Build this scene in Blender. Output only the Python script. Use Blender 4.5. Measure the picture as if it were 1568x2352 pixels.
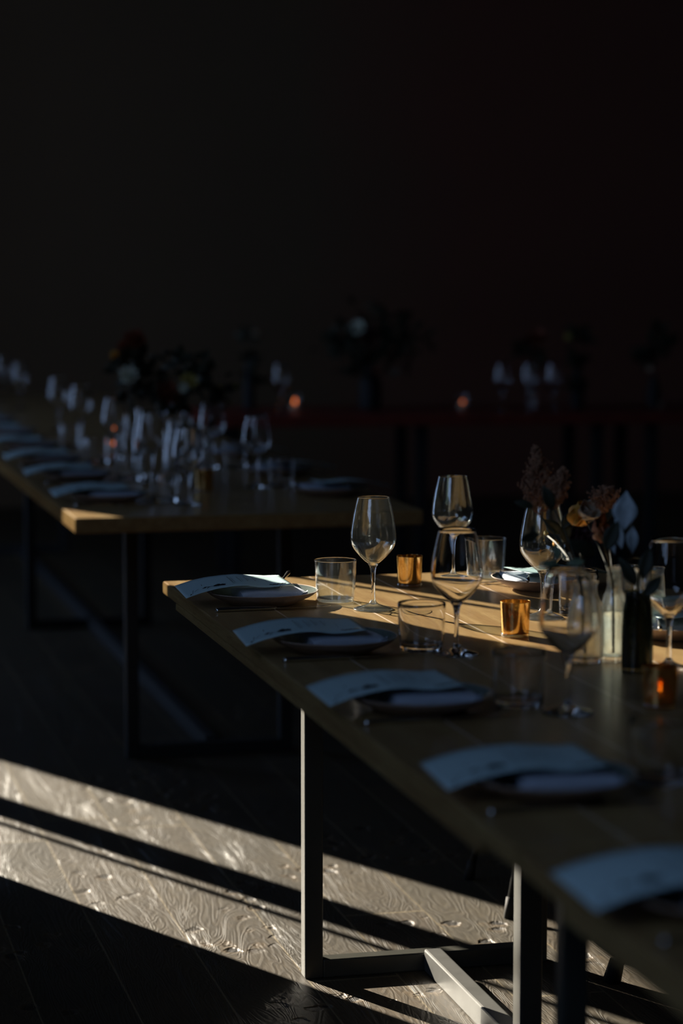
import bpy, bmesh, math, random
import numpy as np
from mathutils import Vector, Matrix, Euler
random.seed(7)
for o in list(bpy.data.objects): bpy.data.objects.remove(o)
scene = bpy.context.scene
C = scene.collection
R = math.radians
TZ = 0.75                                     # table height

# ------------------------------------------------------------------ camera
f_px, W_, H_ = 5553.0, 1568.0, 2352.0
tilt, yaw, CAM_H = R(5.922), R(13.875), 1.42
Fv = Vector((math.sin(yaw)*math.cos(tilt), math.cos(yaw)*math.cos(tilt), -math.sin(tilt)))
Rv = Vector((math.cos(yaw), -math.sin(yaw), 0)); Uv = Rv.cross(Fv)
cam_d = bpy.data.cameras.new('camera'); cam = bpy.data.objects.new('camera', cam_d); C.objects.link(cam)
M = Matrix((Rv, Uv, -Fv)).transposed().to_4x4(); M.translation = (0, 0, CAM_H); cam.matrix_world = M
cam_d.sensor_fit = 'HORIZONTAL'; cam_d.sensor_width = 24.0; cam_d.lens = 24.0*f_px/W_
cam_d.dof.use_dof = True; cam_d.dof.focus_distance = 4.66; cam_d.dof.aperture_fstop = 2.3
cam_d.clip_start = 0.05
scene.camera = cam

# ------------------------------------------------------------------ world, sun, view
AZ, EL = R(26.3), R(20)
world = bpy.data.worlds.new('world'); scene.world = world; world.use_nodes = True
bg = world.node_tree.nodes['Background']
bg.inputs[0].default_value = (0.36, 0.53, 0.88, 1); bg.inputs[1].default_value = 2.2
sun_d = bpy.data.lights.new('sun', 'SUN'); sun = bpy.data.objects.new('sun', sun_d); C.objects.link(sun)
sun_d.energy = 20.0; sun_d.angle = R(0.22); sun_d.color = (1.0, 0.90, 0.74)
travel = Vector((math.sin(AZ)*math.cos(EL), -math.cos(AZ)*math.cos(EL), -math.sin(EL)))
sun.rotation_euler = travel.to_track_quat('-Z', 'Y').to_euler(); sun.location = (-6, 14, 8)
def portal(name, x, y0, y1, z0, z1):
    l = bpy.data.lights.new(name, 'AREA'); l.shape = 'RECTANGLE'; l.size = z1-z0; l.size_y = y1-y0
    l.cycles.is_portal = True
    o = bpy.data.objects.new(name, l); C.objects.link(o); o.location = (x, (y0+y1)/2, (z0+z1)/2)
    o.rotation_euler = (0, R(-90), 0)
WX = -1.2
cA, sA = math.cos(AZ), math.sin(AZ)
def wy(t, x=WX): return (t-x*cA)/sA
W2 = (wy(2.80), wy(3.64, WX-0.22))            # sunlit opening on the left wall
W1 = (0.2, 2.5)
W3 = (4.5, 5.8); Z1, Z2 = 1.8, 3.9               # high side windows; W3 is unseen, added to brighten the left table
portal('daylight_portal', WX-0.23, W1[0], W1[1], Z1, Z2)
portal('daylight_portal', WX-0.23, W3[0], W3[1], Z1, Z2)
portal('daylight_portal', WX-0.23, W2[0], W2[1], 0.3, 3.25)
scene.view_settings.view_transform = 'Standard'; scene.view_settings.look = 'None'
scene.view_settings.exposure = 0.0; scene.view_settings.gamma = 1.0
scene.view_settings.use_curve_mapping = False
try:
    scene.cycles.sample_clamp_indirect = 2.0; scene.cycles.sample_clamp_direct = 30.0
    scene.cycles.transparent_max_bounces = 48; scene.cycles.max_bounces = 14
    scene.cycles.transmission_bounces = 12; scene.cycles.use_denoising = True
except Exception: pass

# ------------------------------------------------------------------ materials
class NT:
    def __init__(s, name):
        s.m = bpy.data.materials.new(name); s.m.use_nodes = True; s.t = s.m.node_tree; s.t.nodes.clear()
        s.out = s.n('ShaderNodeOutputMaterial')
    def n(s, typ, ins=None, **kw):
        nd = s.t.nodes.new(typ)
        for k, v in kw.items(): setattr(nd, k, v)
        if ins:
            for k, v in ins.items(): s.set(nd, k, v)
        return nd
    def set(s, nd, k, v):
        sock = nd.inputs[k]
        if isinstance(v, bpy.types.NodeSocket): s.t.links.new(v, sock)
        elif isinstance(v, bpy.types.Node): s.t.links.new(v.outputs[0], sock)
        else: sock.default_value = v
    def math(s, op, a, b=0.0, c=None):
        nd = s.n('ShaderNodeMath', operation=op); s.set(nd, 0, a); s.set(nd, 1, b)
        if c is not None: s.set(nd, 2, c)
        return nd.outputs[0]
    def mix(s, fac, a, b):
        nd = s.n('ShaderNodeMix', data_type='RGBA'); s.set(nd, 0, fac); s.set(nd, 6, a); s.set(nd, 7, b)
        return nd.outputs[2]
    def ramp(s, fac, stops):
        nd = s.n('ShaderNodeValToRGB'); s.set(nd, 0, fac); e = nd.color_ramp.elements
        while len(e) < len(stops): e.new(0.5)
        for el, (p, c) in zip(e, stops): el.position = p; el.color = c
        return nd.outputs[0]
    def noise(s, vec, scale, detail=4, rough=0.55, dist=0.0):
        nd = s.n('ShaderNodeTexNoise'); s.set(nd, 'Vector', vec); s.set(nd, 'Scale', scale)
        s.set(nd, 'Detail', detail); s.set(nd, 'Roughness', rough); s.set(nd, 'Distortion', dist)
        return nd.outputs[0]
    def mapping(s, vec, scale): return s.n('ShaderNodeMapping', {'Vector': vec, 'Scale': scale}).outputs[0]
    def obj(s): return s.n('ShaderNodeTexCoord').outputs['Object']
    def bsdf(s, **kw):
        p = s.n('ShaderNodeBsdfPrincipled')
        for k, v in kw.items(): s.set(p, k.replace('_', ' '), v)
        return p
    def done(s, sh):
        s.t.links.new(sh.outputs[0] if isinstance(sh, bpy.types.Node) else sh, s.out.inputs[0]); return s.m
def c4(r, g, b): return (r, g, b, 1)

def wscale(c, k): return c4(c[0]*k, c[1]*k, c[2]*k)
def simple(name, col, rough=0.5, metal=0.0, var=0.15, scale=30, bump=0.0, **kw):
    t = NT(name); o = t.obj(); nz = t.noise(o, scale)
    dark = c4(*[v*(1-var) for v in col]); lite = c4(*[min(1, v*(1+var)) for v in col])
    p = t.bsdf(Base_Color=t.ramp(nz, [(0.3, dark), (0.7, lite)]), Roughness=rough, Metallic=metal, **kw)
    if bump:
        b = t.n('ShaderNodeBump', {'Strength': bump, 'Distance': 0.002, 'Height': nz}); t.set(p, 'Normal', b)
    return t.done(p)

def wood_table(name, seams, tone=1.0, edge=False):
    t = NT(name); o = t.obj()
    g1 = t.noise(t.mapping(o, (34, 2.2, 34)), 1.0, 6, 0.6, 0.6)
    g2 = t.noise(t.mapping(o, (380, 14, 380)), 1.0, 3, 0.6)
    sp = t.n('ShaderNodeSeparateXYZ', {0: o})
    col = t.ramp(g1, [(0.25, c4(.37*tone, .205*tone, .084*tone)), (0.55, c4(.50*tone, .33*tone, .138*tone)), (0.8, c4(.60*tone, .41*tone, .19*tone))])
    col = t.mix(t.math('MULTIPLY', t.math('GREATER_THAN', g2, .58), .35), col, c4(.24*tone, .13*tone, .05*tone))
    mask = None
    for s in seams:
        d = t.math('ABSOLUTE', t.math('SUBTRACT', sp.outputs[0], s))
        m = t.math('LESS_THAN', d, 0.0019)
        mask = m if mask is None else t.math('MAXIMUM', mask, m)
    if mask is not None:
        up = t.n('ShaderNodeNewGeometry').outputs['Normal']
        uz = t.n('ShaderNodeSeparateXYZ', {0: up}).outputs[2]
        mask = t.math('MULTIPLY', mask, t.math('GREATER_THAN', uz, .5))
        col = t.mix(mask, col, c4(.62, .50, .38))
    wob = t.noise(o, 9, 2); fine = t.noise(t.mapping(o, (260, 40, 260)), 1.0, 3)
    b1 = t.n('ShaderNodeBump', {'Strength': .35, 'Distance': .004, 'Height': wob})
    b2 = t.n('ShaderNodeBump', {'Strength': .35, 'Distance': .0006, 'Height': fine, 'Normal': b1})
    p = t.bsdf(Base_Color=col, Roughness=t.ramp(g1, [(0, c4(.26, .26, .26)), (1, c4(.38, .38, .38))]), Normal=b2)
    if edge:
        return t.done(t.n('ShaderNodeBsdfDiffuse', {'Color': col, 'Roughness': .6, 'Normal': b2}))
    t.set(p, 'Specular IOR Level', .55); t.set(p, 'Coat Weight', .12); t.set(p, 'Coat Roughness', .12)
    return t.done(p)

def floor_mat():
    t = NT('worn_oak_planks'); o = t.obj(); sp = t.n('ShaderNodeSeparateXYZ', {0: o}); x, y = sp.outputs[0], sp.outputs[1]
    u = t.math('DIVIDE', t.math('SUBTRACT', x, .695), .1815); cell = t.math('FLOOR', u); fx = t.math('FRACT', u)
    rnd = t.n('ShaderNodeTexWhiteNoise', {'W': cell}, noise_dimensions='1D').outputs[0]
    v = t.math('DIVIDE', t.math('ADD', y, t.math('MULTIPLY', rnd, 5.0)), 2.3)
    v = t.math('ADD', v, .1)
    cv = t.math('FLOOR', v); fy = t.math('FRACT', v)
    cmb = t.n('ShaderNodeCombineXYZ', {0: cell, 1: cv, 2: 3.3})
    pr = t.n('ShaderNodeTexWhiteNoise', {'Vector': cmb}, noise_dimensions='3D')
    off = t.n('ShaderNodeVectorMath', {0: o, 1: pr.outputs[1]}, operation='ADD').outputs[0]
    big = t.noise(t.mapping(off, (9, 1.6, 1)), 1.0, 3, .5, 1.2)
    rings = t.math('FRACT', t.math('MULTIPLY', big, 26.0))
    rings = t.math('ABSOLUTE', t.math('SUBTRACT', t.math('MULTIPLY', rings, 2.0), 1.0))
    fine = t.noise(t.mapping(off, (240, 24, 1)), 1.0, 5, .7)
    base = t.ramp(pr.outputs[0], [(0, c4(.066, .058, .040)), (.35, c4(.105, .080, .050)), (.65, c4(.080, .076, .056)), (1, c4(.19, .138, .085))])
    scuff = t.noise(o, 5.0, 5, .65)
    base = t.mix(t.ramp(scuff, [(.45, c4(0, 0, 0)), (.7, c4(.7, .7, .7))]), base, c4(.16, .13, .085))
    base = t.mix(t.math('MULTIPLY', rings, .45), base, c4(.06, .05, .038))
    base = t.mix(t.ramp(fine, [(.46, c4(0, 0, 0)), (.62, c4(.65, .65, .65))]), base, c4(.05, .042, .03))
    # pits: clustered knots knocked out of the boards
    vor = t.n('ShaderNodeTexVoronoi', {'Vector': t.n('ShaderNodeVectorMath', {0: t.mapping(o, (1, .8, 1)), 1: t.n('ShaderNodeVectorMath', {0: t.n('ShaderNodeTexNoise', {'Vector': o, 'Scale': 30.0}).outputs[1], 1: (.035, .035, .035)}, operation='MULTIPLY').outputs[0]}, operation='ADD').outputs[0], 'Scale': 17.0}).outputs[0]
    clus = t.noise(o, 2.3, 2, .5)
    pit = t.math('MULTIPLY', t.ramp(vor, [(.20, c4(1, 1, 1)), (.34, c4(0, 0, 0))]), t.ramp(clus, [(.53, c4(0, 0, 0)), (.58, c4(1, 1, 1))]))
    base = t.mix(t.math('MULTIPLY', t.ramp(vor, [(.2, c4(1, 1, 1)), (.45, c4(0, 0, 0))]), t.ramp(clus, [(.55, c4(0, 0, 0)), (.60, c4(.8, .8, .8))])), base, c4(.33, .24, .14))
    base = t.mix(pit, base, c4(.02, .015, .01))
    edge = t.math('MINIMUM', fx, t.math('SUBTRACT', 1.0, fx)); ey = t.math('MINIMUM', fy, t.math('SUBTRACT', 1.0, fy))
    wobn = t.noise(t.mapping(o, (60, 60, 1)), 1.0, 2)
    lim = t.math('ADD', .004, t.math('MULTIPLY', wobn, .012))
    seam = t.math('MAXIMUM', t.math('LESS_THAN', edge, lim), t.math('LESS_THAN', ey, .0016))
    base = t.mix(t.math('MULTIPLY', seam, .8), base, c4(.34, .29, .20))  # lighter plank edges painted in, as if their bevels caught light
    hgt = t.math('ADD', t.math('MULTIPLY', fine, .35), t.math('MULTIPLY', rings, .35))
    hgt = t.math('SUBTRACT', hgt, t.math('MULTIPLY', pit, 2.5))
    base = t.n('ShaderNodeMix', {0: 1.0, 6: base, 7: c4(.50, .455, .36)}, data_type='RGBA', blend_type='MULTIPLY').outputs[2]
    b = t.n('ShaderNodeBump', {'Strength': .8, 'Distance': .0022, 'Height': hgt})
    p = t.bsdf(Base_Color=base, Roughness=.55, Normal=b)
    return t.done(p)

def thin_glass(name, tint=(.97, .985, .98), dust_glow=.001, streak=.02, rough=.085, boost=1.7):
    """a thin glass wall: see-through, mirror-like at grazing angles, with water marks and dust"""
    t = NT(name); o = t.obj()
    fc = t.n('ShaderNodeLayerWeight', {'Blend': .5}).outputs['Facing']
    fr = t.math('MINIMUM', 1.0, t.math('MULTIPLY', boost, t.math('ADD', .045, t.math('MULTIPLY', .9, t.math('POWER', fc, 4.0)))))
    tr = t.n('ShaderNodeBsdfTransparent', {0: t.mix(t.math('POWER', fc, 3.0), c4(*tint), c4(.50, .55, .52))})
    rp = t.noise(t.mapping(o, (90, 90, 22)), 1.0, 3, .6); bp = t.n('ShaderNodeBump', {'Strength': .25, 'Distance': .001, 'Height': rp})
    gl = t.n('ShaderNodeBsdfGlossy', {0: c4(1, 1, 1), 'Roughness': rough, 'Normal': bp})
    m1 = t.n('ShaderNodeMixShader', {0: fr, 1: tr, 2: gl})
    st = t.noise(t.mapping(o, (160, 160, 14)), 1.0, 4, .6); sp = t.noise(o, 900, 2, .5)
    d = t.math('ADD', dust_glow, t.math('MULTIPLY', streak, t.math('MULTIPLY', t.math('GREATER_THAN', st, .62), t.math('GREATER_THAN', sp, .55))))
    df = t.n('ShaderNodeBsdfDiffuse', {0: c4(.9, .95, .95)}); tl = t.n('ShaderNodeBsdfTranslucent', {0: c4(.9, .95, .95)})
    dd = t.n('ShaderNodeMixShader', {0: .5, 1: df, 2: tl})
    return t.done(t.n('ShaderNodeMixShader', {0: d, 1: m1, 2: dd}))

def solid_glass(name, col=(1, 1, 1), ior=1.5, rough=0.0):
    t = NT(name)
    return t.done(t.n('ShaderNodeBsdfGlass', {'Color': c4(*col), 'Roughness': rough, 'IOR': ior}))

def gold_glass():
    t = NT('gold_mercury_glass'); o = t.obj(); nz = t.noise(o, 260, 4, .7); n2 = t.noise(o, 60, 2)
    col = t.ramp(n2, [(.3, c4(.72, .42, .12)), (.7, c4(.95, .66, .28))])
    met = t.n('ShaderNodeBsdfGlossy', {0: col, 'Roughness': .12})
    df = t.n('ShaderNodeBsdfTranslucent', {0: c4(.35, .17, .03)})
    tr = t.n('ShaderNodeBsdfTransparent', {0: c4(.95, .55, .16)})
    m1 = t.n('ShaderNodeMixShader', {0: .25, 1: tr, 2: df})
    fac = t.ramp(nz, [(.36, c4(.55, .55, .55)), (.46, c4(.90, .90, .90))])
    return t.done(t.n('ShaderNodeMixShader', {0: fac, 1: m1, 2: met}))

def paper():
    t = NT('card_paper'); o = t.obj(); nz = t.noise(o, 400, 3)
    b = t.n('ShaderNodeBump', {'Strength': .15, 'Distance': .0004, 'Height': nz})
    return t.done(t.bsdf(Base_Color=c4(.46, .63, .66), Roughness=.45, Normal=b))
def emit(name, col, s):
    t = NT(name); return t.done(t.n('ShaderNodeEmission', {0: c4(*col), 1: s}))
def wall_mat():
    t = NT('dark_plaster'); o = t.obj(); nz = t.noise(o, 1.2, 5, .6); n2 = t.noise(o, 22, 5, .7)
    sx = t.n('ShaderNodeSeparateXYZ', {0: o}).outputs[0]
    red = t.n('ShaderNodeMapRange', {0: t.math('ADD', sx, t.math('MULTIPLY', nz, .8)), 1: 3.6, 2: 4.6}, clamp=True)
    a = t.mix(nz, c4(.135, .087, .047), c4(.175, .112, .061))
    b = t.mix(nz, c4(.17, .066, .040), c4(.21, .080, .048))
    bp = t.n('ShaderNodeBump', {'Strength': .3, 'Distance': .004, 'Height': n2})
    return t.done(t.bsdf(Base_Color=t.mix(red.outputs[0], a, b), Roughness=.9, Normal=bp))

SEAMS = [v-.845 for v in (.985, 1.161, 1.293, 1.475, 1.64)]
M_TAB = wood_table('light_oak_planks', SEAMS, .60)
M_TAB2 = wood_table('oiled_oak', [], .60)
M_EDGE = wood_table('shaded_oak_edge', [], .50, True)  # table wood darkened, shade of the side faces put into its colour
M_FLOOR = floor_mat()
M_STEEL = simple('raw_steel', (.17, .17, .162), .38, .45, .12, 18, .15)
M_LEG = simple('dark_coated_steel', (.055, .055, .047), .32, 0, .12, 18, .1, Specular_IOR_Level=.5)
M_BLACK = simple('black_paint', (.010, .010, .010), .75, 0, .1)
M_DARKW = simple('dark_stained_wood', (.045, .028, .018), .5, 0, .25, 12)
M_REDW = simple('red_brown_wood', (.16, .022, .014), .45, 0, .2, 10)
M_WALL = wall_mat()
M_CEIL = simple('dark_ceiling', (.02, .018, .016), .9, 0, .2, 3)
M_SIDE = simple('dark_side_plaster', (.05, .045, .04), .9, 0, .2, 3)
M_GLASS = thin_glass('clear_glass_wall')
M_FOOT = thin_glass('clear_glass_foot', (.90, .92, .91), .04, .08, .10, 2.4)  # white veil put in the glass, imitating sunlight focused in the foot
M_SOLID = solid_glass('clear_solid_glass')
def vase_glass(name, col, ior=1.5):
    t = NT(name); o = t.obj(); nz = t.noise(o, 70, 3, .6); bp = t.n('ShaderNodeBump', {'Strength': .5, 'Distance': .0015, 'Height': nz})
    g = t.n('ShaderNodeBsdfGlass', {'Color': c4(*col), 'Roughness': .02, 'IOR': ior, 'Normal': bp})
    gl = t.n('ShaderNodeBsdfGlossy', {0: c4(1, 1, 1), 'Roughness': .12, 'Normal': bp}); df = t.n('ShaderNodeBsdfTranslucent', {0: c4(.85, .9, .85)})
    m = t.n('ShaderNodeMixShader', {0: .10, 1: g, 2: gl})
    tr = t.n('ShaderNodeBsdfTransparent', {0: c4(*col)})
    m = t.n('ShaderNodeMixShader', {0: .35, 1: m, 2: tr})
    return t.done(t.n('ShaderNodeMixShader', {0: t.math('ADD', .02, t.math('MULTIPLY', .10, t.math('GREATER_THAN', t.noise(t.mapping(o, (60, 60, 12)), 1.0, 3), .58))), 1: m, 2: df}))  # white translucent patches mixed in, standing in for a sunlit glow
M_WATER = solid_glass('vase_water', (.97, .985, .97), 1.33)
M_VASE = vase_glass('thick_vase_glass', (.97, .99, .975))
M_GREENV = vase_glass('dark_bottle_glass', (.30, .32, .27))
M_GOLD = gold_glass()
M_AMBER = thin_glass('amber_clear_base', (.98, .72, .35), .05, .05, .08, 2.2)
M_WAX = simple('candle_wax', (.75, .62, .42), .5)
M_FLAME = emit('candle_flame', (1.0, .32, .03), 11.0)
M_FLAME2 = emit('distant_candle_flame', (1.0, .22, .04), 2.2)
M_PAPER = paper()
M_INK = simple('black_ink', (.012, .012, .014), .55)
M_FOIL = simple('glossy_dark_ink', (.03, .025, .04), .15, .6)
M_NAP = simple('linen_napkin', (.42, .47, .56), .85, 0, .06, 500, .4)
M_PLIN = simple('slate_green_glaze', (.10, .125, .115), .22, 0, .2, 40, .05)
M_PLOUT = simple('bare_clay', (.36, .26, .20), .7, 0, .12, 120, .2)
M_SILV = simple('polished_steel', (.75, .75, .74), .16, 1.0, .03)
M_LEAF = simple('dark_green_leaf', (.019, .024, .009), .65, 0, .3, 40)
M_LEAF2 = simple('pale_green_leaf', (.16, .22, .14), .5, 0, .3, 40)
M_STEM = simple('green_stem', (.018, .026, .010), .6)
M_ORANGE = simple('orange_petal', (.90, .36, .03), .6, 0, .3, 60, .2, Subsurface_Weight=.15)
M_RUST = simple('rust_petal', (.40, .10, .02), .6, 0, .3, 60, .2)
M_DRUST = simple('dark_rust_petal', (.20, .045, .015), .6, 0, .3, 60, .2)
M_CREAM = simple('cream_petal', (.62, .50, .36), .6, 0, .2, 60, .2)
M_WHITE = simple('white_petal', (.72, .76, .64), .6, 0, .12, 60, .2)
M_YEL = simple('yellow_petal', (.50, .42, .12), .6, 0, .2, 60, .2)
M_DARKP = simple('burgundy_petal', (.06, .012, .012), .6, 0, .3, 60, .2)
M_PLUME = simple('brown_plume', (.34, .17, .095), .8, 0, .35, 90)
M_BLUE = simple('silver_leaf', (.42, .50, .54), .45, 0, .2, 60)

# ------------------------------------------------------------------ mesh helpers
def mesh_obj(name, bm, mats, parent=None, smooth=True, angle=None):
    me = bpy.data.meshes.new(name); bmesh.ops.recalc_face_normals(bm, faces=bm.faces[:]) if not getattr(bm, '_keep', False) else None
    for fc in bm.faces: fc.smooth = smooth
    bm.to_mesh(me); bm.free()
    if not isinstance(mats, (list, tuple)): mats = [mats]
    for m in mats: me.materials.append(m)
    if angle is not None:
        try: me.set_sharp_from_angle(angle=R(angle))
        except Exception: pass
    o = bpy.data.objects.new(name, me); C.objects.link(o)
    if parent: o.parent = parent
    return o
def tag(o, label=None, cat=None, group=None, kind=None):
    if label: o['label'] = label
    if cat: o['category'] = cat
    if group: o['group'] = group
    if kind: o['kind'] = kind
    return o
def thing(name, label, cat, loc=(0, 0, 0), rz=0, group=None):
    o = bpy.data.objects.new(name, None); C.objects.link(o); o.empty_display_size = .02
    o.location = loc; o.rotation_euler = (0, 0, rz); return tag(o, label, cat, group)
def dup(root, loc, rz=None, label=None, group=None, scale=None):
    def cp(o, par):
        c = o.copy(); C.objects.link(c)
        if par: c.parent = par
        for ch in [k for k in bpy.data.objects if k.parent == o]: cp(ch, c)
        return c
    r = cp(root, None); r.location = loc
    if rz is not None: r.rotation_euler = (0, 0, rz)
    if label: r['label'] = label
    if group: r['group'] = group
    if scale: r.scale = scale
    return r
def box(bm, x0, x1, y0, y1, z0, z1, bev=0.0, mi=0):
    vs = [bm.verts.new(p) for p in ((x0,y0,z0),(x1,y0,z0),(x1,y1,z0),(x0,y1,z0),(x0,y0,z1),(x1,y0,z1),(x1,y1,z1),(x0,y1,z1))]
    fs = [bm.faces.new([vs[i] for i in q]) for q in ((3,2,1,0),(4,5,6,7),(0,1,5,4),(1,2,6,5),(2,3,7,6),(3,0,4,7))]
    for q in fs: q.material_index = mi
    if bev:
        es = list({e for q in fs for e in q.edges})
        bmesh.ops.bevel(bm, geom=es, offset=bev, segments=2, affect='EDGES', profile=.5)
def cr(pts, n=5):
    """Catmull-Rom resampling of a profile"""
    P = [Vector(p) for p in pts]; P = [2*P[0]-P[1]]+P+[2*P[-1]-P[-2]]; out = []
    for i in range(1, len(P)-2):
        a, b, c, d = P[i-1:i+3]
        for k in range(n):
            t = k/n
            out.append(.5*((2*b)+(c-a)*t+(2*a-5*b+4*c-d)*t*t+(3*b-a-3*c+d)*t**3))
    out.append(P[-2]); return out
def lathe(bm, prof, seg=48, mi=0, closed=False, c=(0, 0, 0), jit=None):
    rings = []
    for (r, z) in prof:
        if r < 1e-6: rings.append([bm.verts.new((c[0], c[1], c[2]+z))])
        else: rings.append([bm.verts.new((c[0]+r*math.cos(2*math.pi*k/seg), c[1]+r*math.sin(2*math.pi*k/seg), c[2]+z)) for k in range(seg)])
    pairs = list(zip(rings, rings[1:]))+([(rings[-1], rings[0])] if closed else [])
    for a, b in pairs:
        for k in range(seg):
            k2 = (k+1) % seg
            if len(a) == 1 and len(b) == 1: continue
            if len(a) == 1: q = [a[0], b[k2], b[k]]
            elif len(b) == 1: q = [a[k], a[k2], b[0]]
            else: q = [a[k], a[k2], b[k2], b[k]]
            bm.faces.new(q).material_index = mi
def torus(bm, rad, r, z, seg=64, ms=8, mi=0):
    lathe(bm, [(rad+r*math.cos(2*math.pi*k/ms), z+r*math.sin(2*math.pi*k/ms)) for k in range(ms)], seg, mi, True)
def tube(bm, pts, rad, seg=8, mi=0, caps=True):
    pts = [Vector(p) for p in pts]; n = len(pts); rs = rad if isinstance(rad, (list, tuple)) else [rad]*n
    rings = []; ref = Vector((0, 0, 1))
    for i, p in enumerate(pts):
        d = (pts[min(i+1, n-1)]-pts[max(i-1, 0)]).normalized()
        a = d.cross(ref if abs(d.dot(ref)) < .95 else Vector((1, 0, 0))).normalized(); b = d.cross(a).normalized()
        rings.append([bm.verts.new(p+(a*math.cos(2*math.pi*k/seg)+b*math.sin(2*math.pi*k/seg))*rs[i]) for k in range(seg)])
    for a, b in zip(rings, rings[1:]):
        for k in range(seg): bm.faces.new([a[k], a[(k+1) % seg], b[(k+1) % seg], b[k]]).material_index = mi
    if caps:
        bm.faces.new(rings[0][::-1]).material_index = mi; bm.faces.new(rings[-1]).material_index = mi
def ribbon(bm, pts, w, mi=0, nrm=Vector((0, 0, 1))):
    """thin inked stroke"""
    pts = [Vector(p) for p in pts]; prev = None
    for i, p in enumerate(pts):
        d = (pts[min(i+1, len(pts)-1)]-pts[max(i-1, 0)]); s = d.cross(nrm)
        s = s.normalized()*w*.5 if s.length > 1e-9 else Vector((w*.5, 0, 0))
        cur = (bm.verts.new(p+s), bm.verts.new(p-s))
        if prev: bm.faces.new([prev[0], prev[1], cur[1], cur[0]]).material_index = mi
        prev = cur
def blade(bm, base, direction, up, L, Wd, curl=.3, mi=0, n=6, thick=.0006, shape=1.0, pw=1.0):
    """a cupped leaf or petal with real thickness"""
    base = Vector(base); d = Vector(direction).normalized(); u = Vector(up); s = d.cross(u).normalized(); u = s.cross(d).normalized()
    top = []; bot = []
    for i in range(n+1):
        t = i/n; wd = Wd*math.sin(math.pi*min(1, (t**shape)*.94+.04))**pw; c = base+d*(L*t)+u*(-curl*L*t*t)
        row = [c+s*(wd*.5*k)+u*(abs(k)**2*wd*.22) for k in (-1, -.5, 0, .5, 1)]
        top.append([bm.verts.new(p) for p in row]); bot.append([bm.verts.new(p-u*thick) for p in row])
    for A, B, fl in ((top, top, False), (bot, bot, True)):
        for i in range(n):
            for k in range(4):
                q = [A[i][k], A[i][k+1], A[i+1][k+1], A[i+1][k]]
                bm.faces.new(q[::-1] if fl else q).material_index = mi
    for k in (0, 4):
        for i in range(n):
            bm.faces.new([top[i][k], top[i+1][k], bot[i+1][k], bot[i][k]]).material_index = mi
    for i in (0, n):
        for k in range(4): bm.faces.new([top[i][k], top[i][k+1], bot[i][k+1], bot[i][k]]).material_index = mi

# ------------------------------------------------------------------ setting
def struct(name, bm, mat, **k): o = mesh_obj(name, bm, mat, smooth=False, **k); o['kind'] = 'structure'; return o
b = bmesh.new(); box(b, WX-.25, 7.2, -3.2, 14.2, -.1, 0); struct('floor', b, M_FLOOR)
b = bmesh.new(); box(b, WX-.25, 7.2, -3.2, 14.2, 4.2, 4.35); struct('ceiling', b, M_CEIL)
b = bmesh.new(); box(b, WX-.25, 7.2, 14.0, 14.25, 0, 4.2); struct('wall_back', b, M_WALL)
b = bmesh.new(); box(b, 7.0, 7.25, -3.0, 14.0, 0, 4.2); struct('wall_right', b, M_SIDE)
b = bmesh.new(); box(b, WX-.25, 7.0, -3.25, -3.0, 0, 4.2); struct('wall_front', b, M_SIDE)
b = bmesh.new()
for y0, y1, z0, z1 in ((-3, W1[0], 0, 4.2), (W1[0], W1[1], 0, Z1), (W1[0], W1[1], Z2, 4.2), (W1[1], W3[0], 0, 4.2), (W3[0], W3[1], 0, Z1), (W3[0], W3[1], Z2, 4.2), (W3[1], W2[0], 0, 4.2),
                       (W2[0], W2[1], 0, .3), (W2[0], W2[1], 3.25, 4.2), (W2[1], 14.0, 0, 4.2)):
    box(b, WX-.22, WX, y0, y1, z0, z1)
struct('wall_left', b, M_SIDE)
b = bmesh.new()                                # near window: frame and two slim mullions
for y in (W1[0]+.02, 1.3, 2.0, W1[1]-.02): box(b, WX-.16, WX-.10, y-.025, y+.025, Z1, Z2)
for z in (Z1+.02, Z2-.02): box(b, WX-.16, WX-.10, W1[0], W1[1], z-.025, z+.025)
struct('window_1', b, M_BLACK)
b = bmesh.new()
for y in (W3[0]+.02, 5.15, W3[1]-.02): box(b, WX-.16, WX-.10, y-.025, y+.025, Z1, Z2)
for z in (Z1+.02, Z2-.02): box(b, WX-.16, WX-.10, W3[0], W3[1], z-.025, z+.025)
struct('added_window', b, M_BLACK)  # frame of the unseen opening added for more daylight
b = bmesh.new()                                # far window: the posts that band the sunlight
def post(t0, t1, dx, x0):
    y0 = (t0-x0*cA)/sA; y1 = (t1-(x0+dx)*cA)/sA
    box(b, x0, x0+dx, y0, y1, .3, 3.25)
post(3.215, 3.240, .012, WX-.12); post(3.264, 3.395, .04, WX-.12)
struct('window_2', b, M_BLACK)
b = bmesh.new(); box(b, WX-1.75, WX-.22, 2.7, 2.9, 0, 6); box(b, WX-1.75, WX-.22, 6.0, 6.2, 0, 6); struct('added_sun_fins', b, M_SIDE)   # unseen outside fins, added to keep sun out of both high windows
px_ = (2.945-7.2*sA)/cA
b = bmesh.new(); box(b, px_-.40, px_, 6.85, 7.2, 0, 4.2); struct('added_sun_pillar', b, M_SIDE)  # unseen pillar added to give the sunbeam its sharp near edge

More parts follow.
